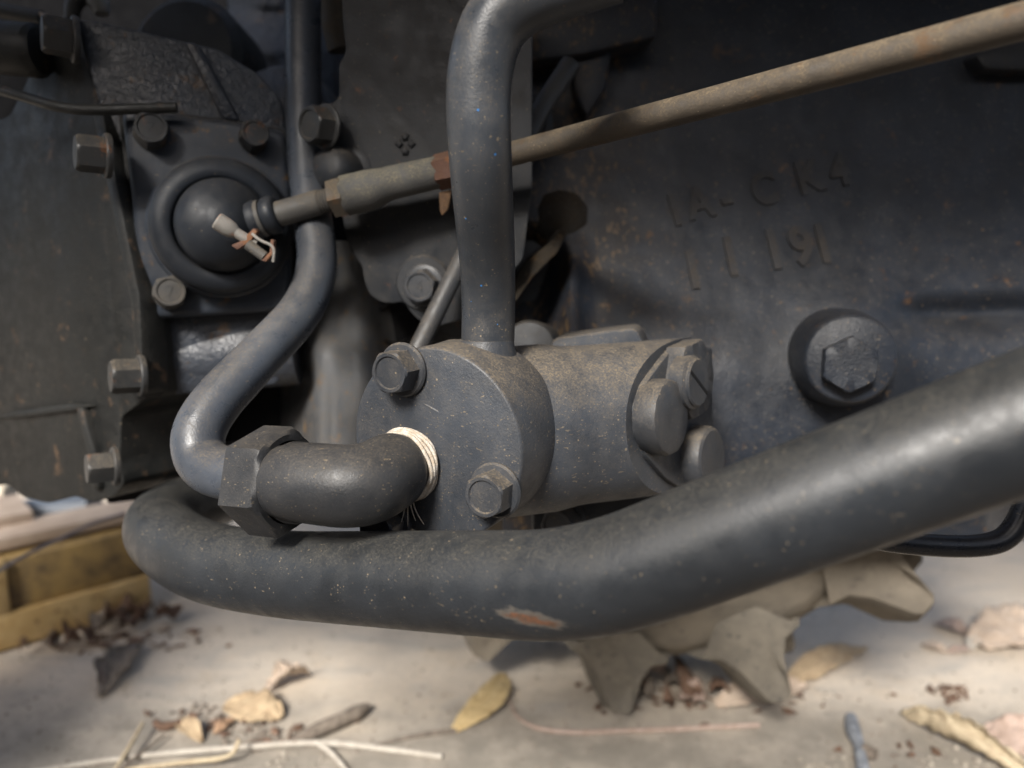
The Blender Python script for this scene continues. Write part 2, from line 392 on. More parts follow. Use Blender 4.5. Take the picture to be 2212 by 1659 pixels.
obj('block_casting', [relief(dblock, 1085, 2400, -160, 1168, 160, 160, .12)], 'block', eb, ang=60)
def dnorm(u, v):
    a, b, c = P(u, v, dblock(u, v)), P(u + 12, v, dblock(u + 12, v)), P(u, v + 12, dblock(u, v + 12))
    return a, (b - a).cross(c - a).normalized()
# bolt boss low on the block
ax = Vector((-.20, -.96, .10)).normalized(); bp = P(1838, 776, .480)
boss = obj('bolt_boss', [lathe([(.034, -.065), (.0325, -.03), (.0305, -.014), (.0280, -.004), (.0272, -.0012), (.0255, 0), (.004, 0)], bp, ax, 48)], 'block', eb, ang=50)
obj('bolt', [hexhead(bp + Vector((-.002, 0, -.003)), ax, .0152, .0105, rot=.5, dish=False, flange=0)], 'block', eb)
# lumps, lip and arm at the dirty upper left corner of the block
obj('cast_lug', [lathe([(.027, -.06), (.0245, -.012), (.0205, -.005), (.014, -.0010), (.002, .0005)], P(1205, 470, .552), (-.15, -.98, .15), 11)], 'grime', eb, ang=60)
obj('round_plug', [lathe([(.025, -.05), (.0245, -.008), (.020, -.002), (.003, 0)], P(1118, 265, .52), (.0, -1, .0), 36)], 'plate', eb)
obj('cast_rib', [slab([P(*q, .50) for q in [(1112, 655), (1150, 600), (1205, 545), (1228, 500), (1214, 492), (1180, 530), (1140, 560), (1112, 600)]], (0, 1, 0), .05)], 'grime', eb, bevel=.0015)
obj('cast_gusset', [slab([P(*q, .54) for q in [(1235, 60), (1330, 60), (1310, 190), (1268, 255), (1240, 200)]], (0, 1, 0), .05)], 'block', eb, bevel=.004)
obj('cast_rail', [slab([P(*q, .53) for q in [(1100, 20), (1420, -40), (1420, 80), (1260, 118), (1100, 138)]], (0, 1, 0), .05)], 'block', eb, bevel=.004)
obj('side_bracket', [slab([P(*q, .545) for q in [(2108, 118), (2240, 60), (2300, 150), (2225, 152), (2140, 150), (2128, 150), (2120, 138)]], (0, 1, 0), .02)], 'plate', eb, bevel=.003)
# raised letters
def headmark(ch, p, n, size, mat, parent, rise=.0004):
    cu = bpy.data.curves.new('mark', 'FONT'); cu.body = ch; cu.size = 1; cu.extrude = .5; cu.align_x = 'CENTER'; cu.align_y = 'CENTER'
    to = bpy.data.objects.new('mark', cu); COL.objects.link(to)
    me = bpy.data.meshes.new_from_object(to.evaluated_get(bpy.context.evaluated_depsgraph_get())); bpy.data.objects.remove(to)
    n = Vector(n).normalized(); x = (RT - n * RT.dot(n)).normalized(); y = n.cross(x)
    V = [p + x * q.co.x * size + y * q.co.y * size + n * (rise if q.co.z > 0 else -.0012) for q in me.vertices]
    o = obj('head_mark', [(V, [list(f.vertices) for f in me.polygons])], mat, parent, smooth=False); bpy.data.meshes.remove(me); return o
def glyph(ch, u, v, hpx, roll, rise=.0019):
    cu = bpy.data.curves.new('letter', 'FONT'); cu.body = ch; cu.size = 1; cu.extrude = .5; cu.offset = .034; cu.align_x = 'CENTER'; cu.align_y = 'CENTER'
    to = bpy.data.objects.new('letter', cu); COL.objects.link(to)
    dg = bpy.context.evaluated_depsgraph_get(); me = bpy.data.meshes.new_from_object(to.evaluated_get(dg))
    bpy.data.objects.remove(to); p, n = dnorm(u, v)
    if n.y > 0: n = -n
    x = (RT - n * RT.dot(n)).normalized(); y = n.cross(x)
    x, y = x * math.cos(roll) + y * math.sin(roll), y * math.cos(roll) - x * math.sin(roll)
    s = pxm(hpx, dblock(u, v)) / .72
    V = []
    for q in me.vertices:
        px_ = x * q.co.x * s * .8 + y * q.co.y * s
        V.append(p + px_ + n * (rise * (1 if q.co.z > 0 else -2.5)))
    o = obj('casting_letter', [(V, [list(f.vertices) for f in me.polygons])], 'letter', eb, smooth=False); bpy.data.meshes.remove(me); return o
for ch, u, v in (('1', 1457, 458), ('A', 1510, 442), ('-', 1568, 428), ('C', 1650, 412), ('K', 1746, 386), ('4', 1812, 372)): glyph(ch, u, v, 72, rad(13))
for ch, u, v in (('1', 1496, 588), ('1', 1578, 560), ('1', 1671, 545), ('9', 1730, 538), ('1', 1776, 532)): glyph(ch, u, v, 92, rad(6))

# ------------------------------------------------------------------ centre cover casting
PC = P(880, 400, .480); NC = Vector((-.10, -.99, .0)).normalized()
def onC(u, v, off=0): return onplane(u, v, PC + NC * off, NC)
cp = thing('timing_cover', 'dark lobed flat casting with a small diamond mark, between left pipe and upright pipe', 'casting', P(900, 700, .53))
out = [(735, -70), (742, 60), (748, 112), (731, 140), (733, 205), (722, 222), (692, 228), (669, 250), (664, 285), (678, 316), (705, 333), (728, 350), (735, 430), (742, 490), (757, 540), (783, 575), (786, 605), (797, 635),
       (820, 652), (845, 656), (873, 650), (885, 672), (905, 693), (940, 706), (1000, 690), (1060, 640), (1130, 560), (1150, 400), (1150, -70)]
obj('cover_casting', [slab([onC(*q) for q in roundpoly(out, 12, 3)], (0, 1, 0), .035)], 'plate', cp, bevel=.0022, bseg=3)
obj('bolt_boss', [lathe([(.0185, -.02), (.018, -.001), (.0165, .0008), (.003, .001)], onC(914, 612, .0012), NC, 40)], 'plate', cp)
bc = obj('bolt', [hexhead(onC(916, 617, .0035), NC + Vector((-.12, 0, 0)), .0093, .0100, rot=.3, flange=1.45)], 'bolt', cp)
headmark('4', onC(916, 617, .0035) + (NC + Vector((-.12, 0, 0))).normalized() * .0092, NC + Vector((-.12, 0, 0)), .0095, 'bolt', bc)
obj('bolt', [hexhead(onC(704, 274, .010), Vector((-.60, -.78, .0)), .0100, .013, rot=.2, flange=1.35)], 'bolt_dark', cp)
obj('dowel_knob', [lathe([(.0150, -.03), (.0150, .004), (.0146, .008), (.0125, .0125), (.008, .0155), (.002, .0165)], onC(735, 372, .0), Vector((-.45, -.88, .1)), 36),
                   lathe([(.019, -.03), (.018, -.002), (.014, .001), (.003, .002)], onC(752, 372, .0), NC, 30)], 'plate', cp, ang=60)
dm = []
for k in range(4):
    a = k * math.pi / 2; c = onC(875 + 13 * math.cos(a), 311 + 16 * math.sin(a), .0006)
    dm.append(lathe([(.0032, -.002), (.0026, .0006), (.0012, .0013)], c, NC, 4 + k % 2))
obj('diamond_mark', dm, 'plate', cp, smooth=False)
# rear bell casting behind it
def drear(u, v):
    d = .565 - .030 * gs(u, 775, 80)
    d += .05 * (1 - sst(u, 560, 690)); d -= .012 * gs(u, 690, 26) * sst(v, 700, 780)
    d += .002 * mn.noise(Vector((u * .02, v * .01, 9.0)))
    return d
rb = thing('bell_housing', 'dusty dark bell housing behind the round pump and under the lobed cover', 'casting', P(850, 1090, .62))
obj('bell_casting', [relief(drear, 520, 1240, 520, 1085, 60, 40, .08)], 'bell', rb, ang=60)
obj('dark_hole', [lathe([(.016, -.01), (.0155, .001), (.0135, .0015), (.013, -.006), (.001, -.006)], P(852, 700, .546), (-.05, -1, .0), 30)], 'black', rb)
obj('round_boss', [lathe([(.020, -.05), (.0195, -.008), (.017, 0), (.002, .0015)], P(985, 680, .515), (-.4, -.9, -.2), 30)], 'plate', rb)
fl = lathe([(.0185, -.05), (.0185, -.004), (.0165, 0), (.002, .001)], P(1142, 752, .50), (-.2, -.97, .15), 36)
tag(obj('small_filter', [fl], 'plate'), 'small round brown cup half hidden between upright pipe and pump', 'filter cup')

# ------------------------------------------------------------------ left housing
NL = Vector((math.sin(rad(14)), -math.cos(rad(14)), .02)).normalized(); PL0 = P(440, 480, .500)
def onL(u, v, off=0): return onplane(u, v, PL0 + NL * off, NL)
lh = thing('gearbox_housing', 'big dark gearbox casting at the left with rough glossy front and bolted flange', 'gearbox', P(330, 1090, .52))
fo = [(163, 40), (200, 44), (330, 73), (470, 106), (560, 160), (607, 215), (628, 330), (630, 720), (600, 830), (470, 845), (322, 858), (312, 690), (262, 430), (214, 225)]
obj('front_casting', [slab([onL(*q, -.004) for q in roundpoly(fo, 10, 2)], -NL, .12)], 'house', lh, bevel=.003)
# the upright web and swellings of the front
def strip(pts, off, back): return slab([onL(*q, off) for q in pts], -NL, back)
obj('casting_rib', [strip([(395, 86), (430, 95), (520, 262), (480, 258)], .003, .02)], 'house', lh, bevel=.003)
obj('raised_shoulder', [lathe([(.045, -.05), (.043, -.012), (.036, -.002), (.004, 0)], P(590, 250, .545), (-.1, -.95, .25), 40)], 'house', lh, ang=60)
obj('lower_barrel', [tube([(P(296, 782, .535), .0262), (P(330, 778, .535), .0272), (P(640, 748, .548), .0272)], 40)], 'house', lh, ang=60)
# left flange side
NF = Vector((-.48, -.87, .04)).normalized(); PF0 = onL(250, 500, -.004)
def onF(u, v, off=0): return onplane(u, v, PF0 + NF * off, NF)
lo = [(60, 168), (78, 66), (112, 50), (163, 42), (214, 225), (262, 430), (306, 690), (318, 860), (262, 900), (258, 1000), (268, 1046), (246, 1074), (196, 1086), (160, 1072), (100, 1088), (50, 1076), (14, 1046), (-20, 1052), (-60, 900), (-120, 560), (-120, 300), (20, 250)]
obj('flange_casting', [slab([onF(*q) for q in roundpoly(lo, 10, 2)], -NF, .10)], 'olive', lh, bevel=.002)
obj('flange_rib', [slab([onF(*q, .006) for q in [(196, 240), (216, 226), (300, 640), (310, 850), (292, 862), (280, 660)]], -NF, .02)], 'olive', lh, bevel=.003)
obj('flange_rib', [slab([onF(*q, .005) for q in [(160, 880), (176, 880), (206, 985), (212, 1060), (196, 1062), (188, 990)]], -NF, .02)], 'olive', lh, bevel=.003)
obj('flange_rib', [slab([onF(*q, .004) for q in [(-20, 905), (20, 890), (150, 872), (200, 878), (150, 890), (30, 905)]], -NF, .02)], 'olive', lh, bevel=.002)
AB = Vector((-.80, -.58, .06)).normalized()
for (u, v, d, a, h, r) in ((152, 84, .468, .0098, .0150, .1), (222, 336, .455, .0094, .0145, .3), (296, 812, .480, .0094, .0150, .5), (240, 1008, .49, .0090, .0140, .2)):
    hb = obj('bolt', [hexhead(P(u, v, d), AB, a, h, rot=r, dish=False, flange=0)], 'bolt_dark', lh)
    obj('washer', [lathe([(a * .9, -.004), (a * 1.36, -.004), (a * 1.40, -.0030), (a * 1.40, -.0012), (a * 1.33, -.0004), (a * .9, -.0004)], P(u, v, d), AB, 36)], 'bolt_dark', hb)
obj('shaft_stub', [tube([(P(-80, 96, .50), .0165), (P(80, 110, .49), .0165), (P(88, 110, .49), .0140)], 36)], 'olive', lh)
obj('lower_sump', [slab([P(*q, .60) for q in [(225, 840), (720, 835), (720, 1040), (470, 1060), (225, 1092)]], (0, 1, 0), .10)], 'black', lh, bevel=.004)
obj('sump_rail', [tube([(P(225, 1022, .575), .014), (P(600, 985, .585), .014)], 24)], 'house', lh)
# cover plate
cv = thing('cover_plate', 'rounded square cover plate bolted on the left housing, carrying the rubber boot', 'cover plate', onL(330, 680))
pl = [(258, 232), (500, 258), (622, 282), (630, 400), (630, 600), (620, 672), (306, 692), (298, 600), (276, 380)]
obj('plate', [slab([onL(*q, .011) for q in roundpoly(pl, 30, 5)], -NL, .014)], 'cover', cv, bevel=.0060, bseg=5)
obj('gasket', [slab([onL(*q, .0005) for q in roundpoly([(u + (-4 if u < 450 else 4), v) for u, v in pl], 26, 4)], -NL, .004)], 'olive', cv)
def obolt(u, v, a=.0088, mat='bolt_dark'):
    ax_ = (NL + Vector((.22, 0, .16))).normalized()
    b_ = obj('bolt', [hexhead(onL(u, v, .011), ax_, a, .0135, rot=.25, flange=1.12)], mat, cv)
    headmark('7', onL(u, v, .011) + ax_ * (.0135 - a * .09), ax_, a * 1.0, mat, b_); return b_
obolt(326, 288, .0092); obolt(546, 300, .0080); obolt(366, 634, .0090, 'thread')
obj('boot_ring', [lathe([(.0445, -.003), (.0445, .0025), (.0432, .0038), (.038, .004)], onL(478, 492, .0112), NL, 56)], 'cover', cv)
# rubber boot
bt = thing('rubber_boot', 'black ribbed rubber boot around the control rod end, on the cover plate', 'rubber boot', onL(485, 492, .012))
AX = (NL + Vector((.16, 0, .03))).normalized(); b0 = onL(478, 492, .013)
prof = [(.0395, -.002), (.0402, .002), (.0418, .006), (.0422, .010), (.0412, .0145), (.0385, .0178), (.0345, .0194), (.0305, .0196), (.0292, .0186), (.0284, .0172), (.0280, .012)]
obj('outer_fold', [lathe(prof, b0, AX, 64)], 'rubber', bt, ang=70)
AX2 = (NL + Vector((.50, 0, .08))).normalized(); b2_ = b0 + AX * .0150
prof = [(.0265, -.008), (.0282, -.0015), (.0288, .0030), (.0280, .0090), (.0252, .0140), (.0205, .0182), (.0158, .0208), (.0125, .0225), (.0110, .0240)]
obj('inner_fold', [lathe(prof, b2_, AX2, 64)], 'rubber', bt, ang=70)
RA = (P(720, 428, .4570) - P(590, 468, .4600)).normalized()      # control rod direction
n0 = P(558, 474, .4600)
obj('boot_neck', [lathe([(.0110, -.004), (.0118, .000), (.0100, .002), (.0096, .004), (.0112, .0060), (.0116, .0105), (.0098, .0125), (.0085, .0128)], n0, RA, 36)], 'rubber', bt, ang=60)

hc = thing('hose_clamp', 'rusty pale screw clamp hanging at the neck of the rubber boot', 'hose clamp', P(530, 540, .44))
sd_ = (P(487, 487, .429) - P(520, 508, .432)).normalized()
obj('screw_head', [lathe([(.0032, -.004), (.0046, -.001), (.0050, .002), (.0050, .0075), (.0042, .0085), (.0030, .0085), (.0028, .006), (.0004, .006)], P(497, 495, .430), sd_, 20),
                   ], 'clamp', hc)
obj('screw_shank', [lathe([(.0030, -.014), (.0030, .0), (.0004, .0)], P(503, 498, .430), sd_, 16)], 'clamp', hc)
obj('bracket', [slab([P(*q, .430) for q in [(498, 530), (520, 520), (548, 492), (556, 500), (540, 522), (512, 540)]], (0, 1, 0), .006)], 'redrust', hc, bevel=.0008)
obj('screw_tail', [tube([(P(535, 528, .431), .0032), (P(572, 555, .432), .0030)], 16)], 'thread', hc)
obj('bracket', [slab([P(*q, .430) for q in [(562, 562), (574, 566), (590, 548), (592, 520), (584, 516), (582, 545)]], (0, 1, 0), .005)], 'redrust', hc, bevel=.0007)
obj('band', [lathe([(.0100, .0016), (.0110, .0016), (.0110, .0040), (.0100, .0040)], n0, RA, 36)], 'thread', hc)
obj('band_end', [tube(fillet([(P(545, 505, .430), .0009), (P(562, 520, .429), .0009), (P(594, 532, .430), .0009), (P(590, 566, .431), .0009)], .008), 8)], 'clamp', hc)

# small brake pipe on the left
tag(obj('thin_pipe', [pipe([(-60, 178, .470, .0031), (40, 205, .462, .0031), (150, 240, .455, .0031), (382, 232, .466, .0031)], .02, 16)], 'olive'),
    'thin bent pipe running in from the left edge to above the cover plate', 'thin pipe')

# ------------------------------------------------------------------ upper left dark bodywork
bw = thing('tractor_bodywork', 'black shadowed bodywork above and behind the gearbox housing', 'bodywork', P(350, 100, .75))
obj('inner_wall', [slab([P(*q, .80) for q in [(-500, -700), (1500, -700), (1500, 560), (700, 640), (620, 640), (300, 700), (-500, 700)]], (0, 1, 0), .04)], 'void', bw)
obj('rough_casting', [relief(lambda u, v: .66 + .03 * ((u - 570) / 70) ** 2 * .4 + .02 * sst(v, 120, 20) + .0015 * mn.noise(Vector((u * .05, v * .05, 1))), 490, 720, -80, 205, 40, 48, .06)], 'house', bw, ang=70)
obj('round_cap', [lathe([(.045, -.05), (.045, -.006), (.038, 0), (.003, .002)], P(395, 110, .58), (-.1, -1, .2), 40)], 'olive', bw)
obj('arm', [tube([(P(90, 40, .62), .006), (P(-60, 10, .62), .006)], 16)], 'olive', bw)
obj('pale_bracket', [slab([P(*q, .54) for q in [(78, 22), (105, 32), (150, 42), (158, 55), (105, 58), (92, 48)]], (0, 1, 0), .02)], 'board', bw, bevel=.002)
obj('pale_hook', [tube(fillet([(P(155, 45, .56), .005), (P(158, 5, .56), .006), (P(190, -15, .56), .006)], .02), 16)], 'thread', bw)
obj('pale_hook', [tube(fillet([(P(195, 2, .56), .005), (P(215, 5, .56), .008), (P(220, 30, .56), .005)], .02), 16)], 'clamp', bw)
# unseen plate added over the engine to shade the upper parts
obj('overhead_shade', [box((.15, .305, H + .42), (.78, 0, 0), (0, .260, 0), (0, 0, .015))], 'black', bw, bevel=.004)
obj('sun_blocker', [box((-.68, .22, .52), (.13, 0, 0), (0, .05, 0), (0, 0, .34))], 'black', bw, bevel=.004)  # unseen post added to keep sun off the left flange

# ------------------------------------------------------------------ pipes
def ptag(name, shapes, mat, label, cat='pipe', group=None): return tag(obj(name, shapes, mat, ang=60), label, cat, group)
# long low pipe
scrape(M['big'], P(1140, 1345, .291), (.023, .02, .0052))
lp = thing('lower_pipe', 'thick dark pipe bending across the foreground below the pump, orange scrape underneath', 'pipe', P(1240, 1385, .31))
Rb = .0222
big = fillet([(P(640, 1010, .70), Rb), (P(430, 1085, .565), Rb), (P(322, 1132, .500), Rb), (P(420, 1212, .440), Rb), (P(590, 1240, .408), Rb), (P(1262, 1268, .303), Rb), (P(2120, 945, .250), Rb), (P(2480, 812, .236), Rb), (P(2900, 665, .218), Rb)],
             [.05, .05, .05, .04, .030, .05, .05], 12)
obj('pipe_body', [tube(big, 56)], 'big', lp, ang=60)
up_pts = [(P(1052, 810, .394), .0135), (P(1057, 610, .388), .0135), (P(1037, 350, .336), .0139), (P(1030, 150, .328), .0139), (P(1085, 5, .323), .0142), (P(1330, -75, .313), .0142)]
up = thing('upright_pipe', 'upright dusty pipe rising from the round pump and bending right at the top', 'pipe', P(1050, 800, .40))
upath = fillet(up_pts, [.05, .05, .035, .045], 12)
obj('pipe_body', [tube(upath, 48)], 'pipe', up, ang=60)
obj('weld_collar', [tube([(P(1050, 738, .3925), .0136), (P(1050, 752, .3928), .0142), (P(1050, 768, .393), .0145), (P(1050, 800, .394), .0150)], 40)], 'pipe', up, ang=60)

lf = [(P(655, -90, .490), .0112), (P(655, 320, .492), .0114), (P(697, 628, .458), .0120), (P(424, 912, .402), .0134), (P(432, 1010, .396), .0134), (P(590, 1042, .370), .0134)]
ptag('left_pipe', [tube(fillet(lf, [.045, .034, .026, .018], 12), 44)], 'gloss', 'long dark glossy pipe from the top, bending back to the big hexagon nut')
ptag('short_pipe', [tube(fillet([(P(732, -80, .54), .0125), (P(728, 30, .54), .0125), (P(745, 108, .545), .0118)], .02), 32)], 'rod', 'short dusty tan pipe end at the top beside the long glossy pipe')
st = thing('brace_strut', 'thin slanting dark tube crossing behind the upright pipe', 'strut', P(890, 780, .47))
obj('strut_tube', [tube([(P(880, 800, .452), .0058), (P(1000, 556, .470), .0056), (P(1175, 225, .505), .0064), (P(1232, 140, .515), .0070)], 24)], 'strut', st, ang=60)
ptag('black_hose', [pipe([(1800, 1140, .345, .0050), (1920, 1172, .345, .0050), (2110, 1184, .345, .0050), (2190, 1160, .345, .0052), (2235, 1040, .345, .0052)], [.03, .03, .02], 24)], 'hose', 'shiny black hose curving out below the thick pipe at the right edge', 'hose')

# ------------------------------------------------------------------ pump
A26 = rad(27); NP = Vector((-math.sin(A26), -math.cos(A26), .0)); FC = P(937, 962, .372); RP = .0478
pm = thing('hydraulic_pump', 'dusty round cast hydraulic pump with three bolts in its flat face', 'pump', P(1000, 1170, .40))
obj('end_cover', [lathe([(RP * .96, -.046), (RP * .99, -.045), (RP, -.043), (RP, -.0016), (RP * .988, -.0004), (RP * .97, 0), (.004, 0)], FC, NP, 80)], 'pump', pm, ang=40)
# neck swelling on top of the cover
ntop = P(1048, 800, .4085)
obj('neck_swelling', [tube([(P(1050, 734, .3905), .0138), (P(1050, 750, .391), .0150), (P(1048, 766, .392), .0180), (P(1042, 786, .394), .0240), (P(1030, 808, .397), .0310), (P(1016, 850, .401), .0370)], 48)], 'pump', pm, ang=70)
obj('neck_lobe', [lathe([(.0085, -.02), (.0085, .001), (.0072, .0045), (.004, .0062), (.0006, .0066)], P(1096, 806, .386), (.35, -.85, -.38), 28)], 'pump', pm, ang=60)
# valve body: barrel cut by a slanting end plane
b1, b2 = P(1185, 922, .430), P(1450, 897, .446); BA = (b2 - b1).normalized(); NE = Vector((.79, -.61, .10)).normalized(); E0 = P(1377, 890, .4025)
x_, y_, _ = frame(BA); rs = []
for L, fl_ in ((-.03, 1.05), (-.002, 1.05), (.004, 1.03), (.010, 1.008), (.016, 1.0), (.025, 1.0), (.034, 1.0), (.046, 1.0), (.056, 1.0), (.066, 1.0), (.076, 1.0), (.09, 1.0), (.11, 1.0), (.13, 1.0), (.16, 1.0)):
    r = []
    for k in range(96):
        t_ = 2 * math.pi * k / 96; c_, s_ = math.cos(t_), math.sin(t_)
        q = (abs(c_) ** 2.2 + abs(s_) ** 2.2) ** (-1 / 2.2)
        r.append(b1 + (x_ * c_ * q + y_ * s_ * q) * .0440 * fl_ + BA * L)
    rs.append(r)
bm = bmesh.new(); V_, F_ = rings(rs); bv = [bm.verts.new(p) for p in V_]
for f in F_: bm.faces.new([bv[i] for i in f])
bmesh.ops.recalc_face_normals(bm, faces=bm.faces)
for co, no in ((E0, NE), (b1 + BA * .092, BA)):
    res = bmesh.ops.bisect_plane(bm, geom=bm.verts[:] + bm.edges[:] + bm.faces[:], plane_co=co, plane_no=no, clear_outer=True, dist=1e-6)
    bmesh.ops.holes_fill(bm, edges=[e for e in bm.edges if e.is_boundary], sides=0)
bm.verts.index_update()
vb = ([v.co.copy() for v in bm.verts], [[v.index for v in f.verts] for f in bm.faces]); bm.free()
obj('valve_body', [vb], 'pump', pm, ang=17)
obj('top_rib', [slab([P(*q, .428 + .016 * (q[0] - 1180) / 260) for q in [(1182, 775), (1192, 736), (1202, 730), (1300, 716), (1366, 709), (1378, 716), (1388, 738), (1400, 775)]], (.25, 1, 0), .030)], 'pump', pm, bevel=.0016, bseg=3)
def onE(u, v, off=0): return onplane(u, v, E0 + NE * off, NE)
obj('end_plate', [slab([onE(*q, .0035) for q in roundpoly([(1458, 748), (1432, 778), (1394, 830), (1378, 880), (1380, 935), (1400, 988), (1440, 1034), (1486, 1062), (1540, 1062), (1540, 748)], 8, 2)], -NE, .010)], 'pump', pm, bevel=.0010)
obj('plug_nut', [hexhead(onE(1470, 818, .002), NE, .0205, .011, rot=.1, dish=False, flange=0)], 'bolt', pm)
sp = onE(1484, 826, .0125)
plug = obj('slotted_plug', [lathe([(.0148, -.004), (.0148, .0040), (.0140, .0046), (.0132, .0052), (.0132, .0062), (.0124, .0070), (.003, .0070)], sp, NE, 40)], 'bolt', pm)
xe, ye, _ = frame(NE); sl = ye * math.cos(.65) + xe * math.sin(.65)
sl2 = NE.cross(sl)
slot = box(sp + NE * .0067, sl * .0122, sl2 * .0009, NE * .0006)
obj('slot_groove', [slot], 'black', plug)
for (u, v, a) in ((1412, 900, .0205), (1500, 988, .0190)):
    obj('plug_bolt', [lathe([(a * .97, -.002), (a, .001), (a, .0085), (a * .95, .0105), (a * .86, .0115), (a * .3, .0118)], onE(u, v, .003), NE, 13 if v < 950 else 40)], 'bolt', pm, ang=28)
for (u, v, r) in ((872, 798, .1), (1072, 1058, .45), (842, 1130, .3)):
    c = onplane(u, v, FC + NP * .0005, NP)
    bo = obj('bolt', [hexhead(c, NP, .0094, .0125, rot=r, flange=1.42, fh=.0022)], 'bolt', pm)
# flange ear with its bolt under the barrel
obj('mount_flange', [slab([P(*q, .475) for q in [(1150, 1085), (1270, 1062), (1500, 1050), (1520, 1120), (1400, 1200), (1150, 1200)]], (0, 1, 0), .02)], 'pump', pm, bevel=.003)
obj('bolt', [hexhead(P(1222, 1122, .468), NP, .0098, .014, rot=.2, flange=1.35)], 'bolt', pm)
cl = lathe([(.0062, -.001), (.0058, .0010), (.004, .0016), (.0006, .0018)], P(1204, 868, .3888), (-.1, -.95, .2), 7)
tag(obj('clay_crumb', [cl], 'clay', smooth=False), 'small flat tan crumb of dried clay stuck on the pump rim', 'clay crumb')

# elbow with nut
ef = thing('elbow_fitting', 'dusty elbow fitting with a big hexagon nut and white tape, screwed into the pump face', 'pipe fitting', P(700, 1150, .36))
tp = onplane(884, 1000, FC, NP)
ec = tp + NP * .037 + Vector((0, 0, -.0025))
epath = fillet([(P(600, 1040, .366), .0166), (P(650, 1041, .357), .0186), (ec, .0190), (tp + NP * .0125, .0184), (tp + NP * .0082, .0160), (tp, .0158)], [.01, .030, .004, .002], 14)
obj('elbow_body', [tube(epath, 56)], 'elbow', ef, ang=60)
na = (ec - P(590, 1040, .369)).normalized()
obj('union_nut', [hexhead(P(556, 1036, .377), na, .0232, .0200, rot=.18, dish=False, flange=0, hole=.0200)], 'elbow', ef)
nc = P(556, 1036, .377) + na * .0200
obj('threaded_end', [lathe([(.0188, -.02), (.0188, .001), (.0196, .0020), (.0188, .0030), (.0196, .0042), (.0188, .0052), (.0196, .0064), (.0188, .0074)], nc, na, 48)], 'elbow', ef, ang=25)
tw = []
for k, (h_, r_) in enumerate(((.0012, .0172), (.0032, .0176), (.0052, .0172), (.0070, .0168))):
    ph = k * 1.3; pts = []
    for j in range(41):
        a = 2 * math.pi * j / 40; xx, yy, zz = frame(NP)
        pts.append((tp + NP * (h_ + .0006 * math.sin(3 * a + ph)) + (xx * math.cos(a) + yy * math.sin(a)) * (r_ + .0003 * math.sin(5 * a + ph)), .00105))
    tw.append(tube(pts, 8))
for (dx, dz, L) in ((.0, 0, .014), (.0012, 0, .011), (-.001, 0, .012), (.0025, 0, .013)):
    b_ = tp + NP * .004 + Vector((.001 + dx, 0, -.0172)); tw.append(tube(fillet([(b_, .0004), (b_ + Vector((dx * .5, 0, -.5 * L)), .0004), (b_ + Vector((dx * 2.2, -.001, -L)), .0002)], .004, 4), 6))
obj('thread_tape', tw, 'tape', ef, ang=60)

# ------------------------------------------------------------------ control rod
cr = thing('control_rod', 'long slanting control rod with speckled sleeve, from rubber boot to upper right corner', 'control rod', P(1040, 360, .44))
p_ = lambda u, v, d: P(u, v, d)
obj('rod_end', [tube([(P(566, 472, .4603), .0073), (P(590, 466, .4600), .0075), (P(690, 437, .4578), .0075), (P(694, 436, .4577), .0066)], 32)], 'thread', cr)
tp_ = []
a0, a1 = P(690, 437, .4578), P(740, 425, .4565)
thp = [(.0066 + (.0006 if k % 2 else 0), k * .0008) for k in range(18)]
obj('thread', [lathe(thp, a0, a1 - a0, 28)], 'thread', cr, ang=20)
sax = (P(960, 370, .448) - P(735, 425, .460)).normalized()
obj('lock_nut', [hexhead(P(722, 428, .4570), sax, .0106, .0085, rot=.2, dish=False, flange=0, hole=.0068)], 'rod', cr)
obj('sleeve', [tube([(P(737, 425, .4566), .0096), (P(745, 423, .4564), .0118), (P(800, 410, .4545), .0118), (P(835, 398, .4530), .0098), (P(845, 395, .4526), .0098), (P(948, 372, .4488), .0092)], 36)], 'sleeve', cr, ang=60)
obj('end_collar', [tube([(P(942, 373.5, .449), .0096), (P(946, 372.5, .4488), .0104), (P(985, 364, .4465), .0108)], 6)], 'redrust', cr, ang=20)
obj('rod_bar', [tube([(P(970, 366, .447), .0068), (P(1130, 326, .438), .0068), (P(2250, 35, .275), .0069), (P(2400, -8, .262), .0069), (P(3000, -165, .215), .0069)], 32)], 'rod', cr, ang=60)
obj('rust_drip', [slab([P(*q, .4497) for q in [(948, 415), (976, 410), (968, 452), (955, 466), (950, 455)]], (0, 1, 0), .0035)], 'oil', cr, bevel=.0006)

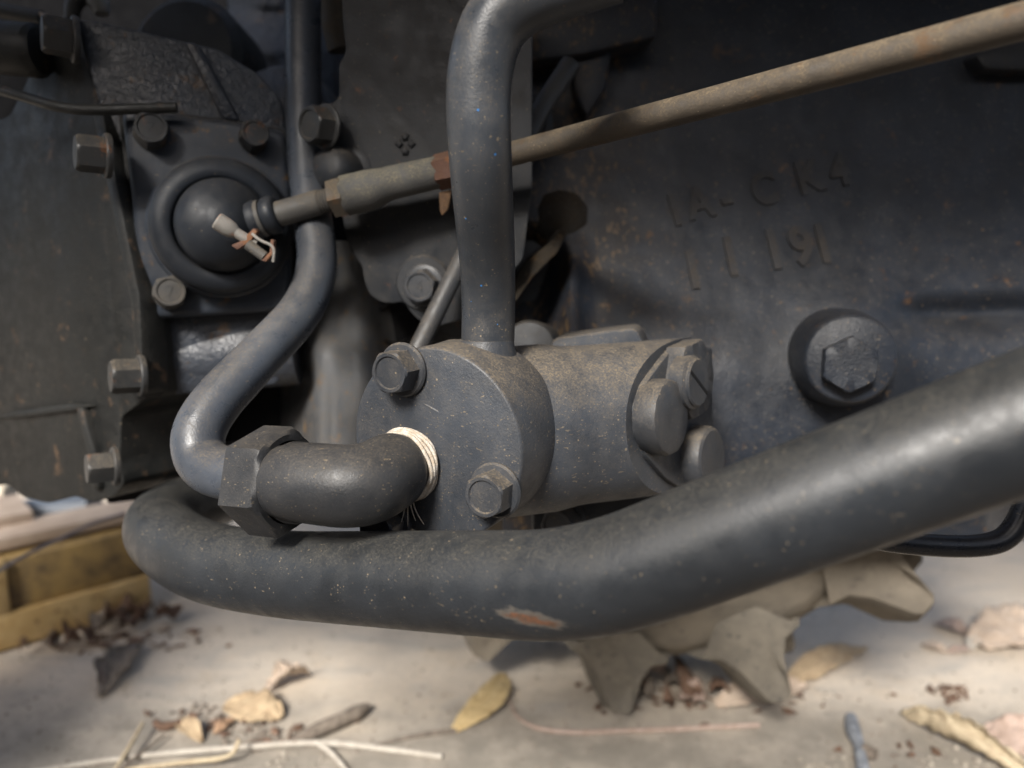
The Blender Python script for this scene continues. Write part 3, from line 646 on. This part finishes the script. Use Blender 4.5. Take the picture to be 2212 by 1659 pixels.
# ------------------------------------------------------------------ far front wheel
ty = thing('front_wheel', 'dusty tan high-lug tractor wheel standing on the ground below the thick pipe', 'wheel', G(1340, 1560))
CW = G(1290, 1562) + Vector((0, .0, .325)); WA = Vector((.36, .93, 0)).normalized(); RT_, RC = .325, .271
carc = [(.15, -.005), (.205, .000), (.245, .012), (RC - .004, .035), (RC, .07), (RC + .002, .11), (RC, .15), (RC - .004, .18), (.245, .205), (.205, .215), (.15, .22)]
tyre = obj('tyre', [lathe(carc, CW, WA, 96, (1, 0, 0))], 'tyre', ty, ang=60)
obj('rim', [lathe([(.02, .05), (.12, .05), (.15, .03), (.155, .02), (.155, .2), (.15, .19), (.12, .15), (.02, .15)], CW, WA, 48, (1, 0, 0))], 'rod', ty)
wx, wy, wz = frame(WA, (1, 0, 0))
def lug(phi, side):
    rsn = []
    for s, dphi, ws, dt in ((0.0, .0, .34, .030), (.14, .035, .85, .008), (.3, .085, 1.0, 0), (.65, .185, 1.0, 0), (1.0, .26, .9, .004)):
        y = (-.004 + s * .112) if side > 0 else (.220 - s * .112)
        tipR = RT_ - dt; base = RC - (.045 if s == 0 else .008); row = []
        hw = ((base, .056), (tipR - .050, .036), (tipR - .036, .0245), (tipR - .018, .0180), (tipR - .004, .0130), (tipR, .0080))
        for r, w_ in [(r, -w_) for r, w_ in hw] + [(r, w_) for r, w_ in reversed(hw)]:
            a = phi + (dphi if side > 0 else -dphi) * .8 + w_ * ws / r
            yy = y + (side * .022 * max(0, (r - base) / (tipR - base)) if s == 0 else 0)
            row.append(CW + WA * yy + (wx * math.cos(a) + wy * math.sin(a)) * r)
        rsn.append(row)
    return rings(rsn)
dv = Vector((math.sin(rad(5)), -.36 * math.sin(rad(5)), -math.cos(rad(5)))); down = math.atan2(dv.dot(wy), dv.dot(wx))
for k in range(13):
    obj('lug', [lug(down + 2 * math.pi * k / 13, 1)], 'tip' if k % 2 == 0 else 'tyre', tyre, bevel=.002)
    obj('lug', [lug(down + 2 * math.pi * (k + .5) / 13, -1)], 'tyre', tyre, bevel=.002)

# ------------------------------------------------------------------ things on the ground at the left
yb = thing('yellow_frame', 'worn yellow steel machine frame lying among leaves at the lower left', 'machine frame', G(160, 1370))
g0, g1 = G(-160, 1462), G(330, 1316); ex = (g1 - g0); L = ex.length; ex.normalize(); ey = Vector((-ex.y, ex.x, 0)); ez = Vector((0, 0, 1))
c0 = (g0 + g1) / 2
obj('lower_beam', [box(c0 + ez * .024 + ey * .02, ex * (L / 2), ey * .02, ez * .021)], 'yellow', yb, bevel=.002)
obj('upper_block', [box(c0 + ex * .055 + ez * .0755 + ey * .030, ex * (.088), ey * .024, ez * .030)], 'yellow_dirty', yb, bevel=.003)
obj('upright_post', [box(c0 - ex * .046 + ez * .0755 + ey * .026, ex * .013, ey * .026, ez * .031)], 'yellow', yb, bevel=.002)
obj('pipe_end', [lathe([(.018, 0), (.028, 0), (.030, -.004), (.030, -.05), (.018, -.05)], c0 + ex * .19 + ez * .072 + ey * .02, (.2, -1, .2), 32)], 'ring', yb)
tag(obj('loose_board', [box(c0 + ex * .02 + ez * .118 + ey * .055, ex * .15, ey * .030, ez * .007)], 'board', bevel=.001), 'pale board lying on top of the yellow frame', 'board')
tag(obj('loose_board', [box(c0 - ex * .16 + ez * .130 + ey * .115, ex * .17, ey * .045, ez * .007)], 'board', bevel=.001), 'blurred pale board behind the yellow frame at the left edge', 'board')
tag(obj('plastic_strip', [tube(fillet([(P(-30, 1250, .72), .002), (P(60, 1195, .74), .0018), (P(130, 1165, .77), .002), (P(200, 1130, .80), .002), (P(270, 1110, .83), .002)], .03), 10)], 'sheet'), 'thin grey plastic strip hanging across in front of the yellow frame', 'plastic strip')
tag(obj('blue_pipe', [tube([(P(-160, 1140, 1.02), .022), (P(205, 1098, 1.02), .022)], 32)], 'bluepipe'), 'blue-grey steel tube far at the left edge above the boards', 'tube')
tag(obj('blue_pipe', [tube([(P(-90, 1082, 1.05), .016), (P(22, 1066, 1.05), .016), (P(24, 1066, 1.05), .012)], 24)], 'ring'), 'short pale tube end at the left edge above the blue-grey tube', 'tube')

# ------------------------------------------------------------------ litter
def leaf(name, label, u1, v1, u2, v2, wid, mat, curl=.3, lift=.004, bend=0.0, roll=0.0, torn=.15, z0=.0006, group='dry leaves on the ground', th=.0004):
    a, b = G(u1, v1), G(u2, v2); L = (b - a).length; x = (b - a).normalized(); y = Vector((-x.y, x.x, 0)); n, m = 34, 8; V = []; Fc = []; sd = u1 * .13 + v1 * .07
    for i in range(n + 1):
        t_ = i / n; wv = wid * .5 * max(.06, math.sin(math.pi * min(1, t_ * .93 + .05)) ** .75)
        for j in range(m + 1):
            s = j / m * 2 - 1
            e = 1 + torn * (mn.noise(Vector((t_ * 5 + sd, s * 2, 1.7))) + .55 * mn.noise(Vector((t_ * 19 + sd, s * 2, 6.7))))
            ang_ = s * curl * math.pi * .5
            if curl > .02: yy, zz = math.sin(ang_) / (curl * math.pi * .5) , (1 - math.cos(ang_)) / (curl * math.pi * .5)
            else: yy, zz = s, 0
            yy, zz = yy * wv * e, zz * wv * e
            yy, zz = yy * math.cos(roll) - zz * math.sin(roll), yy * math.sin(roll) + zz * math.cos(roll)
            zc = lift * math.sin(math.pi * t_) + .0035 * mn.noise(Vector((t_ * 3 + sd, s * 1.5, 4.0))) + wid * (.022 * math.cos((t_ - abs(s) * .10) * 62) * min(1, abs(s) * 2) + .05 * math.exp(-(s / .16) ** 2) + .09 * mn.noise(Vector((t_ * 9 + sd, s * 3, 2.0))))
            V.append(a + x * (L * t_) + y * (yy + bend * math.sin(math.pi * t_)) + Vector((0, 0, zz + zc)))
        pass
    zmin = min(p.z for p in V)
    V = [p + Vector((0, 0, z0 - zmin)) for p in V]
    for i in range(n):
        for j in range(m): q = i * (m + 1) + j; Fc.append([q, q + 1, q + m + 2, q + m + 1])
    o = obj(name, [(V, Fc)], LEAF[mat], ang=80)
    so_ = o.modifiers.new('thickness', 'SOLIDIFY'); so_.thickness = th
    return tag(o, label, 'leaf', group)
leaf('dry_leaf', 'curved bright yellow dry leaf leaning at the left wheel lug', 982, 1582, 1092, 1462, .030, 'yellow', .18, .010, -.012, .15, .05)
leaf('dry_leaf', 'flat tan broken leaf with ragged right end left of centre', 488, 1532, 612, 1556, .038, 'tan', .12, .004, 0, .25, .35)
leaf('dry_leaf', 'torn pinkish curled leaf standing open behind the flat tan broken leaf', 580, 1498, 668, 1462, .045, 'pale', .75, .008, 0, -.3, .5)
leaf('dry_leaf', 'small orange leaf piece left of the flat tan broken leaf', 462, 1590, 506, 1560, .012, 'orange', .3, .003)
leaf('dry_leaf', 'small upturned tan leaf curl above the white twig', 384, 1566, 436, 1608, .020, 'tan', .7, .005, 0, .3)
leaf('dry_leaf', 'large pale leaf with ribs cut by the right edge', 2098, 1400, 2330, 1372, .075, 'pale', .3, .012, 0, .15, .06)
leaf('dry_leaf', 'small pink oval leaf left of the large ribbed leaf', 2018, 1352, 2092, 1378, .032, 'pink', .45, .006)
leaf('dry_leaf', 'little tan leaf scrap below the small pink oval leaf', 1990, 1396, 2046, 1412, .020, 'pale', .3, .004)
leaf('dry_leaf', 'little pink leaf scrap beside the white chip', 2045, 1412, 2098, 1404, .014, 'pink', .4, .003)
leaf('dry_leaf', 'white shiny chip between pink leaf and large ribbed leaf', 2094, 1408, 2114, 1376, .016, 'white', .1, .006)
leaf('dry_leaf', 'thick rolled yellowish leaf in the bottom right corner', 1946, 1545, 2240, 1700, .055, 'straw', 1.6, .006, 0, .2, .3)
leaf('dry_leaf', 'pinkish flat leaf beside the rolled leaf in the bottom right corner', 2112, 1590, 2300, 1650, .040, 'pink', .35, .010, 0, .5, .1)
leaf('dry_leaf', 'long tan leaf lying between middle and right wheel lugs', 1545, 1528, 1745, 1490, .034, 'pale', .55, .006, 0, .5, .15)
leaf('dry_leaf', 'long tan leaf with pointed tip right of the right wheel lug', 1690, 1488, 1872, 1402, .030, 'tan', .5, .008, 0, .4, .2)
leaf('dry_leaf', 'pale curled leaf half hidden behind the long tan pair of leaves', 1590, 1466, 1700, 1462, .028, 'pink', .6, .006)
leaf('dry_leaf', 'grey brown crumpled leaf below the yellow frame', 215, 1510, 300, 1398, .040, 'grey', .7, .008, 0, .1, .6)
leaf('dry_leaf', 'pale edge-on leaf sliver on the left of the grey brown crumpled leaf', 228, 1498, 240, 1428, .018, 'pink', .4, .004, 0, .8)
rnd = random.Random(3)
for k in range(22):
    u = rnd.uniform(60, 360); v = 1408 - (u - 60) * .30 + rnd.uniform(-8, 34); a = rnd.uniform(0, 6.28); s = rnd.uniform(22, 46)
    leaf('dead_leaf', 'brown dead leaf in the heap along the yellow frame', u, v, u + s * math.cos(a), v + .45 * s * math.sin(a), rnd.uniform(.016, .034), rnd.choice(('brown', 'brown', 'brown', 'grey')), rnd.uniform(.3, .9), .006, 0, rnd.uniform(-.8, .8), .5, .002 + rnd.uniform(0, .012), 'dead leaves heaped along the yellow frame')
for k in range(13):
    u = rnd.uniform(1405, 1560); v = rnd.uniform(1462, 1530); a = rnd.uniform(0, 6.28); s = rnd.uniform(25, 60)
    leaf('dead_leaf', 'brown dead leaf in the heap between the middle and right wheel lugs', u, v, u + s * math.cos(a), v + .45 * s * math.sin(a), rnd.uniform(.016, .032), rnd.choice(('brown', 'brown', 'brown', 'grey', 'pink')), rnd.uniform(.3, .9), .006, 0, rnd.uniform(-.8, .8), .5, .002 + rnd.uniform(0, .012), 'dead leaves heaped between the wheel lugs')
def twig(name, label, pts, r, mat, R=.03, cat='twig'):
    ps = [(G(u, v, r * .9 + z), r * k) for u, v, z, k in pts]
    path = fillet(ps, R, 6); q = []
    for (p, s), (p2, s2) in zip(path[:-1], path[1:]):
        mm = max(1, int((p2 - p).length / .006))
        for j in range(mm):
            c = p.lerp(p2, j / mm); nz = mn.noise(c * 60); q.append((c + Vector((0, 0, .0006 * mn.noise(c * 45 + Vector((9, 0, 0))))), (s + (s2 - s) * j / mm) * (1 + .22 * nz)))
    q.append(path[-1])
    return tag(obj(name, [tube(q, 10)], LEAF[mat], ang=70), label, cat)
wt_ = thing('white_twig', 'long whitish forked twig along the bottom left of the picture', 'twig', G(500, 1620))
def tw_part(name, pts, r, mat):
    path = fillet([(G(u, v, r * .9 + z), r * k) for u, v, z, k in pts], .04, 6); q = []
    for (p, s), (p2, s2) in zip(path[:-1], path[1:]):
        mm = max(1, int((p2 - p).length / .006))
        for j in range(mm):
            c = p.lerp(p2, j / mm); q.append((c, (s + (s2 - s) * j / mm) * (1 + .2 * mn.noise(c * 70))))
    q.append(path[-1]); obj(name, [tube(q, 10)], LEAF[mat], wt_, ang=70)
tw_part('stem', [(60, 1668, 0, .6), (300, 1632, .002, .9), (520, 1614, .003, 1), (690, 1602, .003, 1), (790, 1612, .002, 1), (955, 1634, 0, .9)], .0027, 'white')
tw_part('side_branch', [(680, 1602, .003, 1), (715, 1622, .002, .9), (770, 1690, 0, .8)], .0024, 'white')
twig('straw_stalk', 'yellowish bent straw in front of the white twig', [(270, 1664, .004, .9), (400, 1646, .006, 1), (500, 1638, .009, 1), (517, 1598, .020, .9)], .0020, 'straw', .02, 'straw')
twig('straw_stalk', 'upright pale straw crossing the white twig on the left', [(308, 1562, .012, .8), (285, 1605, .010, 1), (246, 1668, .004, 1)], .0020, 'straw', .02, 'straw')
twig('straw_stalk', 'thin grey straw beside the upright pale straw', [(356, 1588, .004, .7), (300, 1630, .006, 1), (262, 1662, .004, .7)], .0018, 'grey', .02, 'straw')
twig('bark_stick', 'rough grey brown bark stick left of the yellow leaf', [(630, 1602, .001, .6), (690, 1575, .002, 1.2), (735, 1556, .003, 1.0), (765, 1542, .002, 1.2), (796, 1526, .001, .6)], .0062, 'grey', .03, 'bark stick')
twig('bark_stick', 'short dark stick left of the small upturned leaf curl', [(336, 1560, .002, .8), (350, 1572, .002, 1), (392, 1560, .002, .7)], .0045, 'brown', .01, 'bark stick')
twig('leaf_stem', 'long thin pinkish leaf stem on the ground below the wheel lugs', [(1100, 1512, 0, .5), (1118, 1556, 0, .7), (1190, 1584, 0, .9), (1390, 1578, 0, 1), (1640, 1566, 0, 1)], .0024, 'pink', .05, 'leaf stem')
twig('leaf_stem', 'dark thin stem running left from the yellow leaf', [(985, 1578, 0, 1), (900, 1588, 0, .8), (800, 1612, 0, .5)], .0022, 'grey', .03, 'leaf stem')
gt = thing('grey_twig', 'blue-grey twisted twig piece at the bottom right', 'twig', G(1850, 1640))
path = [(G(1838, 1550, .004), .0055), (G(1843, 1580, .008), .0075), (G(1856, 1608, .006), .0045), (G(1860, 1640, .006), .0055), (G(1872, 1700, .004), .006)]
obj('stem', [tube(fillet(path, .02, 5), 9)], LEAF['blue'], gt, ang=30)
obj('knot', [tube([(G(1868, 1622, .006), .007), (G(1892, 1630, .008), .005)], 8)], LEAF['grey'], gt, ang=30)
def clump(label, u, v, n, spread, size, mats, name='soil_clump'):
    rr = random.Random(int(u)); sh = []
    for k in range(n):
        a = rr.uniform(0, 6.28); q = spread * rr.random() ** .6; c = G(u + q * math.cos(a) * 1.4, v + q * .55 * math.sin(a)); s = size * .75 * rr.uniform(.25, 1.0) ** 1.5 * 1.7
        x = [Vector((rr.gauss(0, 1), rr.gauss(0, 1), rr.gauss(0, .6))).normalized() for _ in range(3)]
        V = [c + Vector((0, 0, s * .45)) + Vector((math.cos(t) * s * rr.uniform(.6, 1.1), math.sin(t) * s * rr.uniform(.6, 1.1), (h) * s * .5)) for h in (-.9, .2) for t in (0, 1.26, 2.5, 3.77, 5.0)] + [c + Vector((0, 0, s * rr.uniform(.8, 1.1)))]
        sh.append((V, [[j, (j + 1) % 5, 5 + (j + 1) % 5, 5 + j] for j in range(5)] + [[5 + j, 5 + (j + 1) % 5, 10] for j in range(5)]))
    o = obj(name, sh, LEAF[mats], ang=30); return o
for (lab, u, v, n, sp_, s, mt) in (('dark crumbly soil clump right of centre near the right edge', 2062, 1492, 26, 26, .0035, 'brown'), ('crumbly soil under the flat tan broken leaf', 560, 1590, 60, 60, .0035, 'grey'),
                                  ('crumbly soil beside the small upturned leaf curl', 425, 1545, 40, 40, .003, 'grey'), ('pale crumbs beside the rolled leaf', 2080, 1650, 40, 70, .0026, 'crumb'), ('pale crumbs at the bottom right beside the blue-grey twig', 1800, 1652, 40, 60, .0026, 'crumb'),
                                  ('pale yellowish crumbs below the white twig', 640, 1640, 36, 60, .0026, 'crumb')):
    tag(clump(lab, u, v, n, sp_, s, mt), lab, 'soil clump')
# loose grit scattered over the concrete
rr = random.Random(11); sh = []
for k in range(2600):
    u, v = rr.uniform(-50, 2260), 1150 + 560 * rr.random() ** .7
    c = G(u, v); s = rr.choice((.0005, .0006, .0008, .001, .0012, .0018)) * rr.uniform(.7, 1.3)
    V = [c + Vector((math.cos(t) * s, math.sin(t) * s * rr.uniform(.6, 1), 0)) for t in (0, 1.6, 3.1, 4.7)] + [c + Vector((0, 0, s * .9))]
    sh.append((V, [[0, 1, 4], [1, 2, 4], [2, 3, 4], [3, 0, 4]]))
grit = obj('grit', sh, LEAF['grey'], smooth=False, origin=(0, 0, 0)); grit['kind'] = 'stuff'

# crumbled leaf bits gathered round the bigger litter
rr = random.Random(5); sh = []
for (u0, v0, su, sv, n) in ((530, 1575, 95, 22, 34), (1480, 1505, 80, 24, 70), (230, 1380, 110, 22, 70), (1650, 1520, 120, 22, 12), (2060, 1500, 26, 10, 14), (1960, 1640, 140, 26, 10)):
    for k in range(n):
        c = G(rr.gauss(u0, su), rr.gauss(v0, sv)); L = rr.uniform(.0025, .009); a = rr.uniform(0, 6.28); t_ = rr.uniform(-.5, .5)
        x = Vector((math.cos(a), math.sin(a), t_ * .5)); y = Vector((-math.sin(a), math.cos(a), rr.uniform(-.5, .5)))
        V = [c + x * L + Vector((0, 0, L * .5)), c + y * L * rr.uniform(.3, .6) + Vector((0, 0, L * .4)), c - x * L * rr.uniform(.6, 1) + Vector((0, 0, L * .5)), c - y * L * rr.uniform(.3, .6) + Vector((0, 0, L * .4)), c + Vector((0, 0, L * rr.uniform(.5, .9)))]
        W_ = [p - Vector((0, 0, .0006)) for p in V[:4]]
        sh.append((V + W_, [[0, 1, 4], [1, 2, 4], [2, 3, 4], [3, 0, 4], [5, 8, 7, 6], [0, 5, 6, 1], [1, 6, 7, 2], [2, 7, 8, 3], [3, 8, 5, 0]]))
bits = obj('leaf_crumbs', sh, LEAF['brown'], smooth=False, origin=(0, 0, 0)); bits['kind'] = 'stuff'
